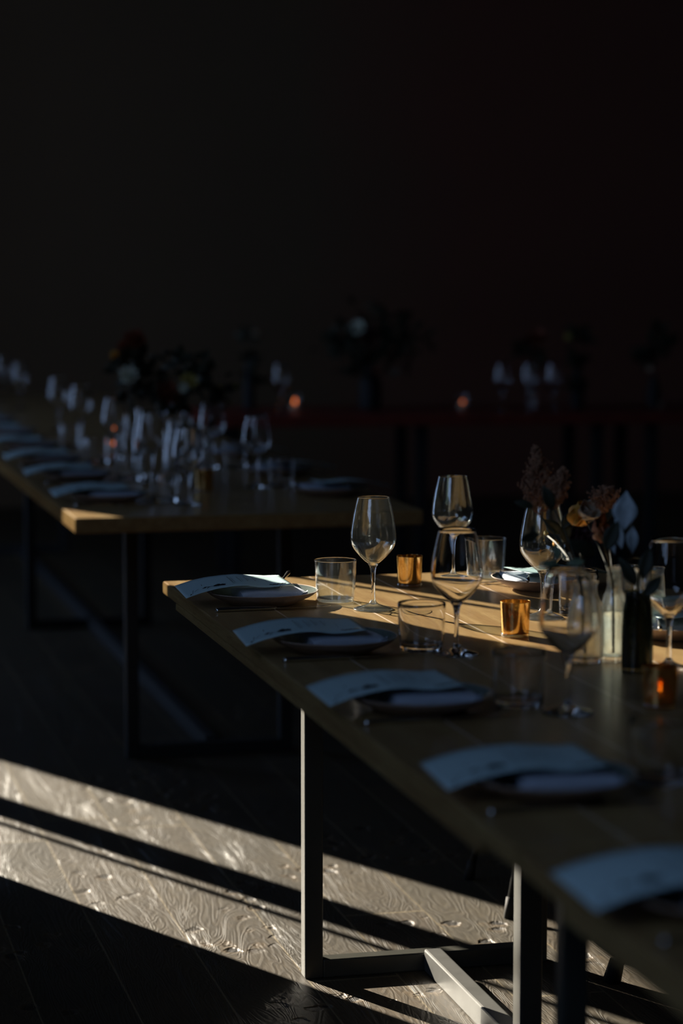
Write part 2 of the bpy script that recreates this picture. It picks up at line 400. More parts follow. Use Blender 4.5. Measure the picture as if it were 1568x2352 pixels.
# ------------------------------------------------------------------ tables
def sides(o):
    for p in o.data.polygons:
        if abs(p.normal.z) < .5: p.material_index = 1
    return o
def table(name, x0, x1, y0, y1, label, frames, top_mat, notch=True, group=None, th=.041, frame_in=.21, leg_mat=None):
    leg_mat = leg_mat or M_LEG
    t = thing(name, label, 'table', (x0, y0, 0), 0, group)
    w, L = x1-x0, y1-y0
    b = bmesh.new()
    if notch:
        box(b, 0, w, 0, L, TZ-.026, TZ, .004)
        sides(mesh_obj('tabletop', b, [top_mat, M_EDGE], t, False))
        b = bmesh.new(); box(b, .0015, .07, .15, L-.15, TZ-th, TZ-.0262, .002); mesh_obj('edge_rail', b, M_EDGE, t, False)
        b = bmesh.new(); box(b, w-.07, w-.0015, .15, L-.15, TZ-th, TZ-.0262, .002); mesh_obj('edge_rail', b, M_EDGE, t, False)
    else:
        box(b, 0, w, 0, L, TZ-th, TZ, .005); sides(mesh_obj('tabletop', b, [top_mat, M_EDGE], t, False))
    s = .037; zt = TZ-(.0265 if notch else th); a = frame_in-.002; c = w-frame_in-.08
    for fy in frames:
        fr = bmesh.new()
        box(fr, a, a+s, fy, fy+s, 0, zt, .003); mesh_obj('leg', fr, leg_mat, t, False)
        fr = bmesh.new(); box(fr, c, c+s, fy, fy+s, 0, zt, .003); mesh_obj('leg', fr, leg_mat, t, False)
        fr = bmesh.new(); box(fr, a+s, c, fy, fy+s, .0, s, .003); mesh_obj('foot_bar', fr, leg_mat, t, False)
        fr = bmesh.new(); box(fr, a+s, c, fy, fy+s, zt-s, zt, .003); mesh_obj('top_bar', fr, leg_mat, t, False)
    if len(frames) > 1:
        fr = bmesh.new(); m = (a+c+s)/2+.010
        box(fr, m-.018, m+.018, frames[0]+s, frames[-1], .0, .046, .004); mesh_obj('stretcher', fr, M_STEEL if notch else leg_mat, t, False)
    return t
T1 = table('dining_table', .845, 1.812, 2.585, 4.992, 'long pale oak plank table with sunlit far corner and dark steel legs', (.43, 1.979), M_TAB)
T2 = table('dining_table', .845, 1.812, -.10, 2.58, 'pale oak plank table continuing toward the lower right corner, nearest of all', (.43, 1.80), M_TAB)
T3 = table('dining_table', .832, 1.780, 6.275, 12.4, 'long oak table behind on the left, small patch of sun on its corner', (.5, 3.0, 5.5), M_TAB2, notch=False, leg_mat=M_BLACK)  # frame blackened in place of the shade beneath this table
# far table, turned slightly
far_dir = Vector((1.716, -.80, 0)).normalized()
FAR0 = Vector((1.93, 10.30, 0)); FA = math.atan2(-.30, 3.0)
T4 = thing('dining_table', 'dark red-brown table across the back of the room, set with candles and flowers', 'table', FAR0, FA)
b = bmesh.new(); box(b, 0, 4.6, 0, .75, TZ-.05, TZ, .005); mesh_obj('tabletop', b, M_REDW, T4, False)
for xx in (.12, .95, 1.75, 2.0, 2.9, 3.3, 4.3):
    for yy in (.08, .62):
        b = bmesh.new(); box(b, xx, xx+.05, yy, yy+.05, 0, TZ-.05, .003); mesh_obj('leg', b, M_BLACK, T4, False)

# bench and stools tucked below the table
bn = thing('bench', 'dark steel-legged bench pushed under the long oak table', 'bench', (1.310, 1.9, 0))
b = bmesh.new(); box(b, -.005, .40, -.15, 2.14, .43, .455, .004); mesh_obj('seat', b, M_DARKW, bn, False)
for yy in (0, 2.08):
    for xx in (0, .36):
        b = bmesh.new(); box(b, xx, xx+.041, yy, yy+.045, 0, .43, .003); mesh_obj('leg', b, M_LEG, bn, False)
def stool(foot, cx_, cy_, label, rad=.026):
    t = thing('stool', label, 'stool', (cx_, cy_, 0))
    dx, dy = foot[0]-cx_, foot[1]-cy_
    b = bmesh.new(); lathe(b, cr([(0, .44), (.12, .44), (.155, .447), (.155, .458), (.12, .465), (0, .463)], 3), 32); mesh_obj('seat', b, M_DARKW, t)
    for k in range(4):
        a = k*math.pi/2; x = dx*math.cos(a)-dy*math.sin(a); y = dx*math.sin(a)+dy*math.cos(a)
        b = bmesh.new(); tube(b, [(x, y, .03), (x*.38, y*.38, .442)], [rad*.42, rad*.5], 8); l = mesh_obj('leg', b, M_BLACK, t)
        b = bmesh.new(); tube(b, [(x*1.02, y*1.02, 0), (x*.99, y*.99, .045)], [rad*.62, rad*.5], 10); mesh_obj('foot_cap', b, M_BLACK, l)
stool((1.588, 4.90), 1.76, 5.06, 'black splay-legged stool standing past the far end of the oak table', .020)
stool((1.645, 4.40), 2.02, 4.32, 'black splay-legged stool under the right side of the oak table', .030)

# ------------------------------------------------------------------ tableware prototypes
def make_wine(loc, label, group, solid=False):
    t = thing('wine_glass', label, 'wine glass', loc, random.uniform(0, 6), group)
    b = bmesh.new()
    pr = cr([(.0045, .0885), (.012, .0915), (.0225, .1005), (.034, .1135), (.0412, .1245), (.0440, .1345), (.0442, .1425), (.0432, .155), (.0398, .178), (.0354, .200), (.0312, .2175)], 3)
    inner = [(max(.0005, p[0]-.0008-.0012*max(0, (.13-p[1])/.04)), p[1]+.0035*max(0, (.125-p[1])/.035)) for p in pr]
    if solid: lathe(b, [(0, pr[0][1])]+[tuple(p) for p in pr]+inner[::-1]+[(0, inner[0][1])], 64, 1)
    else:
        lathe(b, pr, 64, 0); torus(b, .0312, .00075, .2178, 64, 6, 1); lathe(b, inner, 64, 0)
    mesh_obj('bowl', b, [M_GLASS, M_SOLID], t)
    b = bmesh.new()
    pr = cr([(0, .0098), (.0052, .0115), (.0042, .020), (.0036, .045), (.0046, .070), (.0066, .083), (.0105, .0900), (.004, .0895), (0, .0885)], 4)
    lathe(b, pr, 24); mesh_obj('stem', b, M_SOLID, t)
    b = bmesh.new()
    pr = [(0, .0006), (.037, .0006), (.0385, .0012), (.0388, .0022), (.037, .0032)]+[tuple(v) for v in cr([(.030, .0050), (.018, .0085), (.009, .0125), (.0045, .019)], 3)]
    if solid: pr = pr+[(0, .0195)]
    lathe(b, pr, 56); mesh_obj('foot', b, M_SOLID if solid else M_FOOT, t)
    return t
def make_tumbler(loc, label, group, solid=False):
    t = thing('tumbler', label, 'tumbler', loc, random.uniform(0, 6), group)
    if solid:
        o_ = cr([(.030, .0008), (.0355, .0015), (.0372, .006), (.0392, .03), (.0405, .055), (.0418, .0825)], 4)
        i_ = cr([(.0414, .0832), (.0409, .0830), (.0392, .055), (.0376, .03), (.0355, .014), (.030, .0095)], 4)
        b = bmesh.new(); lathe(b, [(0, .0008)]+[tuple(p) for p in o_]+[tuple(p) for p in i_]+[(0, .0085)], 64); mesh_obj('glass_body', b, M_SOLID, t); return t
    b = bmesh.new(); lathe(b, cr([(.0368, .0035), (.0378, .009), (.0392, .03), (.0405, .055), (.0418, .0825)], 4), 64, 0)
    lathe(b, cr([(.0350, .009), (.0362, .013), (.0378, .03), (.0391, .055), (.0404, .0825)], 4), 64, 0)
    torus(b, .0418, .0008, .0828, 64, 6, 1); mesh_obj('glass_wall', b, [M_GLASS, M_SOLID], t)
    b = bmesh.new(); lathe(b, cr([(0, .0008), (.028, .0008), (.0345, .0012), (.0366, .0040), (.0362, .0085), (.030, .0075), (0, .0068)], 3), 56)
    mesh_obj('glass_base', b, M_FOOT, t)
    return t
def make_votive(loc, label, group, lit=False):
    t = thing('votive_holder', label, 'candle holder', loc, random.uniform(0, 6), group)
    b = bmesh.new(); lathe(b, cr([(.0235, .0065), (.0248, .010), (.0258, .035), (.0272, .0635)], 3), 48, 0)
    lathe(b, cr([(0, .0066), (.018, .0066), (.0235, .0066)], 2), 48, 0)
    torus(b, .0272, .0006, .0637, 48, 6, 0); mesh_obj('gold_cup', b, M_GOLD, t)
    b = bmesh.new(); lathe(b, cr([(0, .0006), (.021, .0006), (.0252, .0018), (.0258, .0055), (.0245, .0075)], 3), 48); mesh_obj('clear_base', b, M_AMBER, t)
    b = bmesh.new(); lathe(b, [(0, .0070), (.0185, .0070), (.0185, .0185), (.017, .0195), (0, .019)], 32); k = mesh_obj('candle', b, M_WAX, t)
    b = bmesh.new(); tube(b, [(0, 0, .019), (.0006, 0, .024)], .0006, 6); mesh_obj('wick', b, M_BLACK, k)
    if lit:
        b = bmesh.new(); lathe(b, cr([(0, .024), (.0022, .0255), (.0030, .0280), (.0016, .0305), (0, .032)], 3), 12); mesh_obj('flame', b, M_FLAME, k)
    return t
def make_plate(loc, label, group):
    t = thing('plate', label, 'plate', loc, 0, group)
    prof = cr([(0, .0002), (.055, .0002), (.064, .0006), (.070, .0032), (.084, .0095), (.099, .0165), (.1095, .0245)], 3)
    rim = [(.1112, .0262), (.1100, .0268)]
    inn = cr([(.1085, .0258), (.098, .0195), (.086, .0132), (.072, .0078), (.055, .0056), (0, .0052)], 3)
    b = bmesh.new(); lathe(b, [tuple(v) for v in prof]+rim+[(.1085, .0258)], 72); mesh_obj('clay_underside', b, M_PLOUT, t)
    b = bmesh.new(); lathe(b, inn, 72); mesh_obj('glazed_face', b, M_PLIN, t)
    return t

def card_z(u, v, ph):
    """height of the menu card above the table: rests on napkin and plate rim, left end droops"""
    z = np.interp(u, [0, .15, .3, .45, .58, .72, .86, 1.0], [.0255, .0345, .0415, .0462, .0478, .0448, .0420, .0430])
    z += (v)*(.0060*(1-u)+.0015)
    z -= max(0, -v)*2*.0050*math.exp(-((u-.72)/.16)**2)
    return z+.0008*math.sin(9*u+ph)
CL, CW = .214, .130
def make_card(loc, rz, label, group, ph=0.0):
    t = thing('menu_card', label, 'menu card', loc, rz, group)
    def P(u, v, dz=0): return Vector(((u-.5)*CL*.985, v*CW, card_z(u, v, ph)+dz))
    b = bmesh.new(); nu, nv = 28, 8; G = [[], []]
    for k, dz in ((0, 0), (1, -.0005)):
        for i in range(nu+1): G[k].append([b.verts.new(P(i/nu, j/nv-.5, dz)) for j in range(nv+1)])
    for k in (0, 1):
        for i in range(nu):
            for j in range(nv): b.faces.new([G[k][i][j], G[k][i+1][j], G[k][i+1][j+1], G[k][i][j+1]])
    for i in range(nu):
        for j in (0, nv): b.faces.new([G[0][i][j], G[0][i+1][j], G[1][i+1][j], G[1][i][j]])
    for j in range(nv):
        for i in (0, nu): b.faces.new([G[0][i][j], G[0][i][j+1], G[1][i][j+1], G[1][i][j]])
    sheet = mesh_obj('card_sheet', b, M_PAPER, t)
    rr = random.Random(5); S = .00035
    b = bmesh.new()                                              # inked flower sketch near the left end
    for k in range(17):
        a = k/17*2*math.pi; cu, cv = .335, -.26
        L = rr.uniform(.5, 1.0)
        pts = [P(cu+math.cos(a)*.075*L*s, cv+math.sin(a)*.085*L*s+.012*math.sin(s*4+k), S) for s in (0, .3, .6, .85, 1.0)]
        ribbon(b, pts, rr.uniform(.0035, .0065), 0)
    for (u0, v0, u1, v1, w) in ((.29, -.30, .20, -.20, .0022), (.25, -.26, .21, -.33, .0016), (.23, -.22, .18, -.25, .0035), (.215, -.20, .20, -.27, .003),
                                (.15, -.22, .10, -.30, .0008), (.10, -.20, .075, -.36, .0008), (.20, .02, .195, -.05, .0014), (.075, -.40, .05, -.41, .0022), (.062, -.37, .045, -.44, .001)):
        ribbon(b, [P(u0+(u1-u0)*s, v0+(v1-v0)*s+.01*math.sin(5*s), S) for s in (0, .25, .5, .75, 1)], w)
    mesh_obj('flower_drawing', b, M_INK, sheet)
    b = bmesh.new()                                              # the list of dishes, lines of small writing
    for u, v0, v1, w in ((.475, -.28, .30, .0012), (.495, -.24, .20, .0007), (.555, -.20, .24, .0010), (.575, -.15, .10, .0006), (.625, -.12, .26, .0010), (.645, -.05, .16, .0006), (.70, -.10, .24, .0010), (.72, -.02, .12, .0006), (.80, -.20, .10, .0006)):
        v = v0
        while v < v1:
            dv = rr.uniform(.035, .085); n = max(4, int(dv/.008))
            ribbon(b, [P(u+rr.uniform(-.005, .005)*(w*900), min(v1, v+dv*s/n), S) for s in range(n+1)], w)
            v += dv+.018
    mesh_obj('menu_writing', b, M_INK, sheet)
    b = bmesh.new()                                              # bold name along the right end
    for du, dv in ((0, 0), (.02, .022)):
        ribbon(b, [P(.80+.145*s/14+du*.3, -.36+dv+.026*math.sin(s*1.7), S*1.3) for s in range(15)], .0022)
    ribbon(b, [P(.83, -.38, S*1.5), P(.86, -.33, S*1.5), P(.90, -.37, S*1.5), P(.96, -.34, S*1.5)], .0028)
    mesh_obj('name_writing', b, M_FOIL, sheet)
    return t
def make_napkin(loc, rz, label, group):
    t_ = bmesh.new(); L, Wd = .128, .118
    prof = [(-1, .0055), (-1.02, .010), (-.98, .0155), (-1.01, .020), (-.97, .0262), (-.9, .0292), (-.4, .0312), (.2, .0305), (.8, .0285), (.97, .0255), (1.0, .019), (.97, .0135), (1.0, .0085), (.96, .0056), (0, .0055)]
    n = 26; rings = []
    for i in range(n+1):
        u = i/n; x = (u-.5)*L; e = 1-.10*max(0, abs(2*u-1)-.86)/.14
        rings.append([t_.verts.new((x, y*Wd*.5*(1+.012*math.sin(7*u+3*z*100)), .0055+(z-.0055)*e*(1+.03*math.sin(5*u)))) for y, z in prof])
    m = len(prof)
    for ring in rings:
        for v in ring:
            rad = math.hypot(v.co.x+.012, v.co.y-.012); pz = float(np.interp(rad, [0, .055, .072, .086, .098, .1085], [.0052, .0056, .0078, .0132, .0195, .0258]))+.001
            if v.co.z < pz+.02*(v.co.z-.0055): v.co.z = pz+.5*(v.co.z-.0055)
    for a, c in zip(rings, rings[1:]):
        for k in range(m): t_.faces.new([a[k], a[(k+1) % m], c[(k+1) % m], c[k]])
    t_.faces.new(rings[0][::-1]); t_.faces.new(rings[-1])
    o = mesh_obj('napkin', t_, M_NAP, None, True, 50); o.location = loc; o.rotation_euler = (0, 0, rz)
    return tag(o, label, 'napkin', group)
def make_knife(loc, rz, label, group):
    t = thing('table_knife', label, 'knife', loc, rz, group)
    b = bmesh.new(); tube(b, cr([(0, 0, .0042), (.004, 0, .0048), (.05, 0, .0048), (.105, 0, .0042), (.12, 0, .0036)], 3), [.0022]+[.0042]*3+[.0046]*6+[.0036]*2+[.003], 10); mesh_obj('handle', b, M_SILV, t)
    b = bmesh.new()
    out = [(.118, -.003), (.13, -.0065), (.17, -.0085), (.21, -.0075), (.229, -.001), (.232, .004), (.22, .0055), (.16, .005), (.118, .0035)]
    top = [b.verts.new((x, y, .0042)) for x, y in out]; bot = [b.verts.new((x, y, .0030)) for x, y in out]
    b.faces.new(top); b.faces.new(bot[::-1])
    for i in range(len(out)): j = (i+1) % len(out); b.faces.new([top[i], bot[i], bot[j], top[j]])
    mesh_obj('blade', b, M_SILV, t, False)
    return t
def make_fork(loc, rz, label, group):
    t = thing('fork', label, 'fork', loc, rz, group); t.rotation_euler = (0, R(-2.0), rz)
    b = bmesh.new(); tube(b, [(0, 0, .002), (.06, 0, .002), (.12, 0, .0015), (.13, 0, .001)], [.002, .0025, .0042, .0036], 8); mesh_obj('handle', b, M_SILV, t)
    b = bmesh.new(); tube(b, [(0, 0, .002), (-.015, 0, .0005), (-.022, 0, 0)], [.0024, .0075, .0078], 8)
    for k in range(4): tube(b, [(-.02, -.006+.004*k, 0), (-.04, -.006+.004*k, -.001), (-.062, -.0055+.0037*k, .003)], [.0014, .0012, .0006], 6)
    mesh_obj('tines', b, M_SILV, t)
    return t

def vpos(px, py, z=TZ):
    """ground position worked out once from the survey of the photograph"""
    d = Fv+Rv*((px-784)/f_px)-Uv*((py-1176)/f_px); k = (z-CAM_H)/d.z
    return (d.x*k, d.y*k)

# ------------------------------------------------------------------ place settings
ORD = ['first', 'second', 'third', 'fourth', 'fifth', 'sixth', 'seventh', 'eighth']
S_MAIN = [(.980, 4.620), (.980, 4.020), (.974, 3.452), (.978, 2.862), (.975, 2.285)]
where = ['at the sunlit far corner of the oak table', 'second from the far corner, in shade', 'third from the far corner, above the steel leg',
         'fourth from the far corner, beside the lower tumbler', 'nearest the lens at the right picture edge']
plate0 = card0 = nap0 = knife0 = fork0 = None
def place_setting(x, y, lab, grp, side=1, fork=True, knife=True, cj=(0, 0, 0)):
    """side 1: diner on the left edge; -1: diner on the right edge. lab: where it is"""
    global plate0, card0, nap0, knife0, fork0
    rz = 0 if side == 1 else math.pi; sg = side
    pl = 'dark glazed clay plate, '+lab; cl = 'white menu card over the napkin, '+lab
    nl = 'folded linen napkin under the card, '+lab; kl = 'slim steel knife, '+lab; fl = 'steel fork on the napkin, '+lab
    if plate0 is None:
        plate0 = make_plate((x, y, TZ), pl, 'glazed plates '+grp); 
        nap0 = make_napkin((x+.012, y-.012, TZ), 0, nl, 'napkins '+grp)
        card0 = make_card((x-.055, y+.014, TZ), 0, cl, 'menu cards '+grp)
        knife0 = make_knife((x-.112, y-.106, TZ), R(4), kl, 'knives '+grp)
        fork0 = make_fork((x+.045, y+.035, TZ+.0335), R(70), fl, 'forks '+grp)
        return
    dup(plate0, (x, y, TZ), rz, pl, 'glazed plates '+grp)
    dup(nap0, (x+.012*sg, y-.012*sg, TZ), rz, nl, 'napkins '+grp)
    dup(card0, (x+(-.055+cj[0])*sg, y+(.014+cj[1])*sg, TZ), rz+cj[2], cl, 'menu cards '+grp)
    if knife: dup(knife0, (x-.112*sg, y-.106*sg, TZ), rz+R(4), kl, 'knives '+grp)
    if fork:
        q = dup(fork0, (x+.045*sg, y+.035*sg, TZ+.0335), None, fl, 'forks '+grp); q.rotation_euler = (0, R(-2), rz+R(70))
plate_r = .111
G1 = 'along the left side of the oak table'
for i, (x, y) in enumerate(S_MAIN):
    place_setting(x, y, where[i], G1, fork=False, cj=[(0, 0, 0), (-.004, -.002, R(-1)), (.004, .0, R(3)), (.012, 0, R(0)), (.0, .01, R(2))][i])
place_setting(1.590, 4.690, 'at the sunlit far right corner of the oak table', 'on the right side of the oak table', -1, cj=(.02, 0, R(8)))
place_setting(1.612, 4.030, 'behind the vases, right side of the oak table', 'on the right side of the oak table', -1, cj=(.0, 0, R(-6)))

wine0 = make_wine((1.170, 4.481, TZ), 'clear wine glass in sharp focus beside the sunlit tumbler, leftmost on the oak table', 'wine glasses on the oak table')
GW, GT = 'wine glasses on the oak table', 'tumblers on the oak table'
wineS = make_wine((1.172, 3.925, TZ), 'wine glass between the half-shaded tumbler and the brighter gold candle holder', GW, True)
for x, y, l in ((*vpos(1303, 1638), 'blurred wine glass in front of the flower vases, full of glints'),
                (1.215, 2.760, 'wine glass at the right picture edge beside the fourth plate'),
                (1.470, 3.700, 'empty wine glass right of the vases, cut by the dark background')):
    dup(wineS, (x, y, TZ), random.uniform(0, 6), l)
for x, y, l in ((1.449, 4.885, 'tallest standing wine glass near the far edge of the oak table'),
                (1.451, 4.294, 'wine glass directly under the brown plume')):
    dup(wine0, (x, y, TZ), random.uniform(0, 6), l)
tum0 = make_tumbler((1.125, 4.604, TZ), 'clear tumbler in sharp focus beside the sunlit plate', GT)
for x, y, l in ((1.528, 4.894, 'tumbler at the far edge of the oak table, left of the far right plate'),
                (1.548, 3.690, 'tumbler cut by the right picture edge, sunlit inside')):
    dup(tum0, (x, y, TZ), random.uniform(0, 6), l)
tumS = make_tumbler((1.125, 3.978, TZ), 'tumbler right of the second plate, half in shade', GT, True)
for x, y, l in ((1.128, 3.447, 'tumbler right of the third plate, catching a white glint'),
                (1.135, 2.880, 'dim tumbler right of the fourth plate, near the right edge'), (1.530, 4.330, 'tumbler half hidden behind the vases')):
    dup(tumS, (x, y, TZ), random.uniform(0, 6), l)
vot0 = make_votive((1.327, 4.786, TZ), 'gold glass candle holder near the far edge, right of the focused wine glass', 'gold candle holders')
dup(vot0, (1.332, 4.094, TZ), 1.0, 'bright gold mercury-glass candle holder in the middle of the oak table')
vot_lit = make_votive((1.329, 3.379, TZ), 'shaded amber candle holder with burning flame, right of the vases', 'gold candle holders', True)

# ------------------------------------------------------------------ vases and flowers on the oak table
def make_vase(loc, label, outer, wall, water, mat, ribs=0):
    t = thing('bud_vase', label, 'vase', loc)
    o = cr(outer, 4); zmin = outer[0][1]
    inn = [Vector((max(.0015, p[0]-wall), max(p[1], .010))) for p in o if p[0] > wall]
    b = bmesh.new(); lathe(b, [(0, 0)]+[tuple(p) for p in o]+[tuple(p) for p in inn[::-1]]+[(0, .010)], 48)
    if ribs:
        for v in b.verts:
            a = math.atan2(v.co.y, v.co.x); r = math.hypot(v.co.x, v.co.y)
            if r > .012 and v.co.z > .015:
                k = 1+.035*math.cos(ribs*a); v.co.x *= k; v.co.y *= k
    mesh_obj('glass_body', b, mat, t)
    wp = [(0, .0115)]+[(max(.001, p[0]-.0012), max(p[1], .0115)) for p in inn if .0115 <= max(p[1], .0115) <= water]
    wp.append((0, wp[-1][1])); b = bmesh.new(); lathe(b, wp, 40)
    if not ribs: mesh_obj('water', b, M_WATER, t)
    else: b.free()
    return t
V = {}
va = vpos(1343, 1522); vb = vpos(1408, 1520); vc = vpos(1488, 1462); vd = vpos(1440, 1420); ve = vpos(1462, 1545)
make_vase((*va, TZ), 'round clear glass bud vase directly behind the blurred wine glass', [(.024, 0), (.029, .004), (.031, .03), (.031, .07), (.026, .10), (.020, .115), (.0195, .13), (.022, .138)], .003, .085, M_VASE, 10)
make_vase((*vb, TZ), 'slim clear bottle vase glowing white, in the centre of the vase cluster', [(.018, 0), (.022, .004), (.0225, .03), (.0225, .085), (.018, .11), (.0125, .125), (.012, .155), (.0145, .16)], .0028, .09, M_VASE)
make_vase((*vc, TZ), 'clear jar vase with brown stems, right of the bottle vase', [(.024, 0), (.028, .004), (.029, .04), (.028, .09), (.026, .115), (.028, .125)], .003, .08, M_VASE)
make_vase((*vd, TZ), 'ribbed clear glass vase at the back of the vase cluster', [(.026, 0), (.030, .004), (.031, .04), (.029, .085), (.031, .10)], .003, .07, M_VASE, 14)
make_vase((*ve, TZ), 'dark tinted jar vase at the right of the vase cluster', [(.020, 0), (.025, .004), (.026, .06), (.024, .10), (.021, .125), (.0225, .135)], .003, .06, M_GREENV)

def at(px, py, y):
    """point on the vertical plane Y=y seen in that direction"""
    d = Fv+Rv*((px-784)/f_px)-Uv*((py-1176)/f_px); k = y/d.y
    return Vector((d.x*k, y, CAM_H+d.z*k))
def stem_pts(v, head, zb=.016):
    base = Vector((v[0], v[1], TZ+zb)); neck = Vector((v[0]+(head.x-v[0])*.10, v[1]+(head.y-v[1])*.10, TZ+.13))
    return cr([base, neck, neck.lerp(head, .55)+Vector((0, 0, .012)), head], 4)
def flower_root(name, v, label, cat): return thing(name, label, cat, (v[0], v[1], TZ))
def loc_of(v): return Vector((v[0], v[1], TZ))
def stem_part(t, v, head, r=.0016, zb=.016):
    o = loc_of(v); b = bmesh.new(); tube(b, [p-o for p in stem_pts(v, head, zb)], r, 7); mesh_obj('stem', b, M_STEM, t)
def plume(v, head, L, Wd, label, lean=(0, 0), mat=M_PLUME, seed=1):
    t = flower_root('astilbe_plume', v, label, 'flower'); o = loc_of(v); stem_part(t, v, head)
    rr = random.Random(seed); b = bmesh.new(); h = head-o
    ax = Vector((lean[0], lean[1], 1)).normalized()
    for i in range(26):
        u = i/26; w = Wd*.5*(1-u)**.8*(.6+.4*math.sin(min(1, u*6)*math.pi/2)); c = h+ax*(L*u)
        for k in range(6):
            a = rr.uniform(0, 6.28); e = Vector((math.cos(a)*w, math.sin(a)*w, w*.75+.006))*rr.uniform(.6, 1.1)
            tube(b, [c, c+e*.5+Vector((0, 0, -.001)), c+e], [.0006, .0005, .0003], 4)
            for q in range(7):
                p = c+e*rr.uniform(.25, 1.08)+Vector((rr.uniform(-1, 1), rr.uniform(-1, 1), rr.uniform(-1, 1)))*.0030
                s = rr.uniform(.0011, .0021)
                vs = [b.verts.new(p+Vector(d)*s) for d in ((1,0,0),(-1,0,0),(0,1,0),(0,-1,0),(0,0,1.4),(0,0,-1.4))]
                for tri in ((0,2,4),(2,1,4),(1,3,4),(3,0,4),(2,0,5),(1,2,5),(3,1,5),(0,3,5)): b.faces.new([vs[j] for j in tri])
    tube(b, [h, h+ax*L], [.0012, .0004], 5)
    mesh_obj('plume_head', b, mat, t); return t
def bloom_bm(b, c, rad, facing, rings, curl=-.5, mi=0, seed=0, wide=.75, open_=1.0):
    rr = random.Random(seed); f = Vector(facing).normalized(); a1 = f.orthogonal().normalized(); a2 = f.cross(a1)
    for ri, (n, tl, ln) in enumerate(rings):
        for k in range(n):
            a = 2*math.pi*(k+.5*ri)/n+rr.uniform(-.12, .12); out = a1*math.cos(a)+a2*math.sin(a)
            d = out*math.sin(tl*open_)+f*math.cos(tl*open_)
            blade(b, c+out*rad*.06, d, f*math.sin(tl)-out*math.cos(tl) if True else f, rad*ln*rr.uniform(.9, 1.1), rad*wide*rr.uniform(.9, 1.1), curl, mi, 5, .0005, .8)
def flower(v, head, rad, facing, rings, mats, label, name='garden_flower', centre=.22, curl=-.35, wide=.8, seed=0, cmat=None, stem=True):
    t = flower_root(name, v, label, 'flower'); o = loc_of(v)
    if stem: stem_part(t, v, head)
    b = bmesh.new(); bloom_bm(b, head-o, rad, facing, rings, curl, 0, seed, wide); mesh_obj('petals', b, mats, t)
    if centre:
        f = Vector(facing).normalized(); c = head-o+f*rad*.18; b = bmesh.new()
        bmesh.ops.create_icosphere(b, subdivisions=2, radius=rad*centre, matrix=Matrix.Translation(c)); mesh_obj('flower_centre', b, cmat or M_DARKP, t)
    return t
def leaf_sprig(v, head, leaves, mat, label, name='leaf_sprig'):
    t = flower_root(name, v, label, 'leafy stem'); o = loc_of(v); stem_part(t, v, head)
    for (p, d, L, Wd, curl) in leaves:
        b = bmesh.new(); blade(b, Vector(p)-o, d, (-.35, -.9, .35), L, Wd, curl, 0, 8, pw=1.5 if mat is M_BLUE else 1.0); mesh_obj('leaf', b, mat, t)
    return t
# tall brown plumes
plume(va, at(1240, 1185, 3.90), .115, .085, 'tall pointed brown plume above the wine glass, highest in the arrangement', (-.08, 0), seed=1)
plume(va, at(1272, 1170, 3.86), .068, .06, 'short brown plume leaning right beside the tallest one', (.25, -.05), seed=4)
plume(vb, at(1388, 1180, 3.90), .040, .07, 'faded round brown plume right of the orange poppy', (.05, 0), M_PLUME, seed=9)
# poppies
flower(va, at(1316, 1205, 3.96), .044, (.25, -.5, .75), [(6, .45, 1.0), (5, .20, .9)], M_ORANGE, 'orange cup-shaped poppy, topmost bloom of the arrangement', 'poppy', .16, -.25, .95, 3, M_YEL)
flower(vb, at(1342, 1190, 3.93), .036, (.1, -.7, .6), [(6, .75, 1.0), (5, .35, .8)], M_CREAM, 'pale cream poppy leaning against the orange one', 'poppy', .2, -.2, .95, 5, M_YEL)
flower(vb, at(1362, 1235, 3.84), .040, (.55, -.5, .5), [(6, .95, 1.0), (5, .5, .8)], M_RUST, 'rust-orange poppy lower right of the cream one', 'poppy', .2, -.2, .9, 8, M_DARKP)
flower(va, at(1328, 1238, 3.72), .026, (0, -1, .2), [(7, 1.2, 1.0), (6, .7, .9), (5, .3, .8)], M_DARKP, 'almost black burgundy bloom below the orange poppy', 'ranunculus', .3, -.3, .9, 2)
flower(va, at(1276, 1252, 4.0), .012, (-.3, -.6, .6), [(5, .5, 1.0), (4, .2, .9)], M_ORANGE, 'small orange bud over the wine glass bowl', 'flower_bud', .2, -.3, .9, 12, M_YEL)
flower(va, at(1254, 1228, 4.02), .009, (-.3, -.6, .6), [(5, .5, 1.0)], M_YEL, 'tiny yellow bud, leftmost of the small blooms', 'flower_bud', .2, -.3, .9, 13, M_YEL)
flower(va, at(1298, 1283, 3.98), .014, (0, -.8, .6), [(8, 1.0, 1.0), (6, .5, .7)], M_WHITE, 'small white button flower low over the vase mouths', 'button_flower', .35, -.2, .7, 14, M_YEL)
# leaves
hd = at(1440, 1275, 3.62)
leaf_sprig(vc, at(1436, 1290, 3.64), [(at(1432, 1218, 3.60), (.06, 0, 1), .063, .040, .08), (at(1452, 1272, 3.60), (-.02, 0, 1), .048, .020, .05),
    (at(1428, 1262, 3.62), (-.25, 0, 1), .050, .017, .1), (at(1412, 1275, 3.63), (-.30, 0, 1), .046, .012, .1)], M_BLUE,
    'pointed silver-blue leaves rising right of the flowers', 'silver_leaf_stem')
leaf_sprig(va, at(1270, 1195, 3.60), [(at(1225, 1165, 3.66), (-.9, -.2, .35), .030, .014, .4), (at(1240, 1225, 3.6), (-.9, -.1, -.35), .040, .015, -.3),
    (at(1270, 1170, 3.6), (-.4, -.2, .8), .04, .02, .3), (at(1290, 1215, 4.02), (.5, -.2, .8), .045, .022, .3), (at(1285, 1225, 4.02), (-.6, -.3, .5), .04, .022, .3)], M_LEAF,
    'dark leaf sprig hanging left over the wine glass')
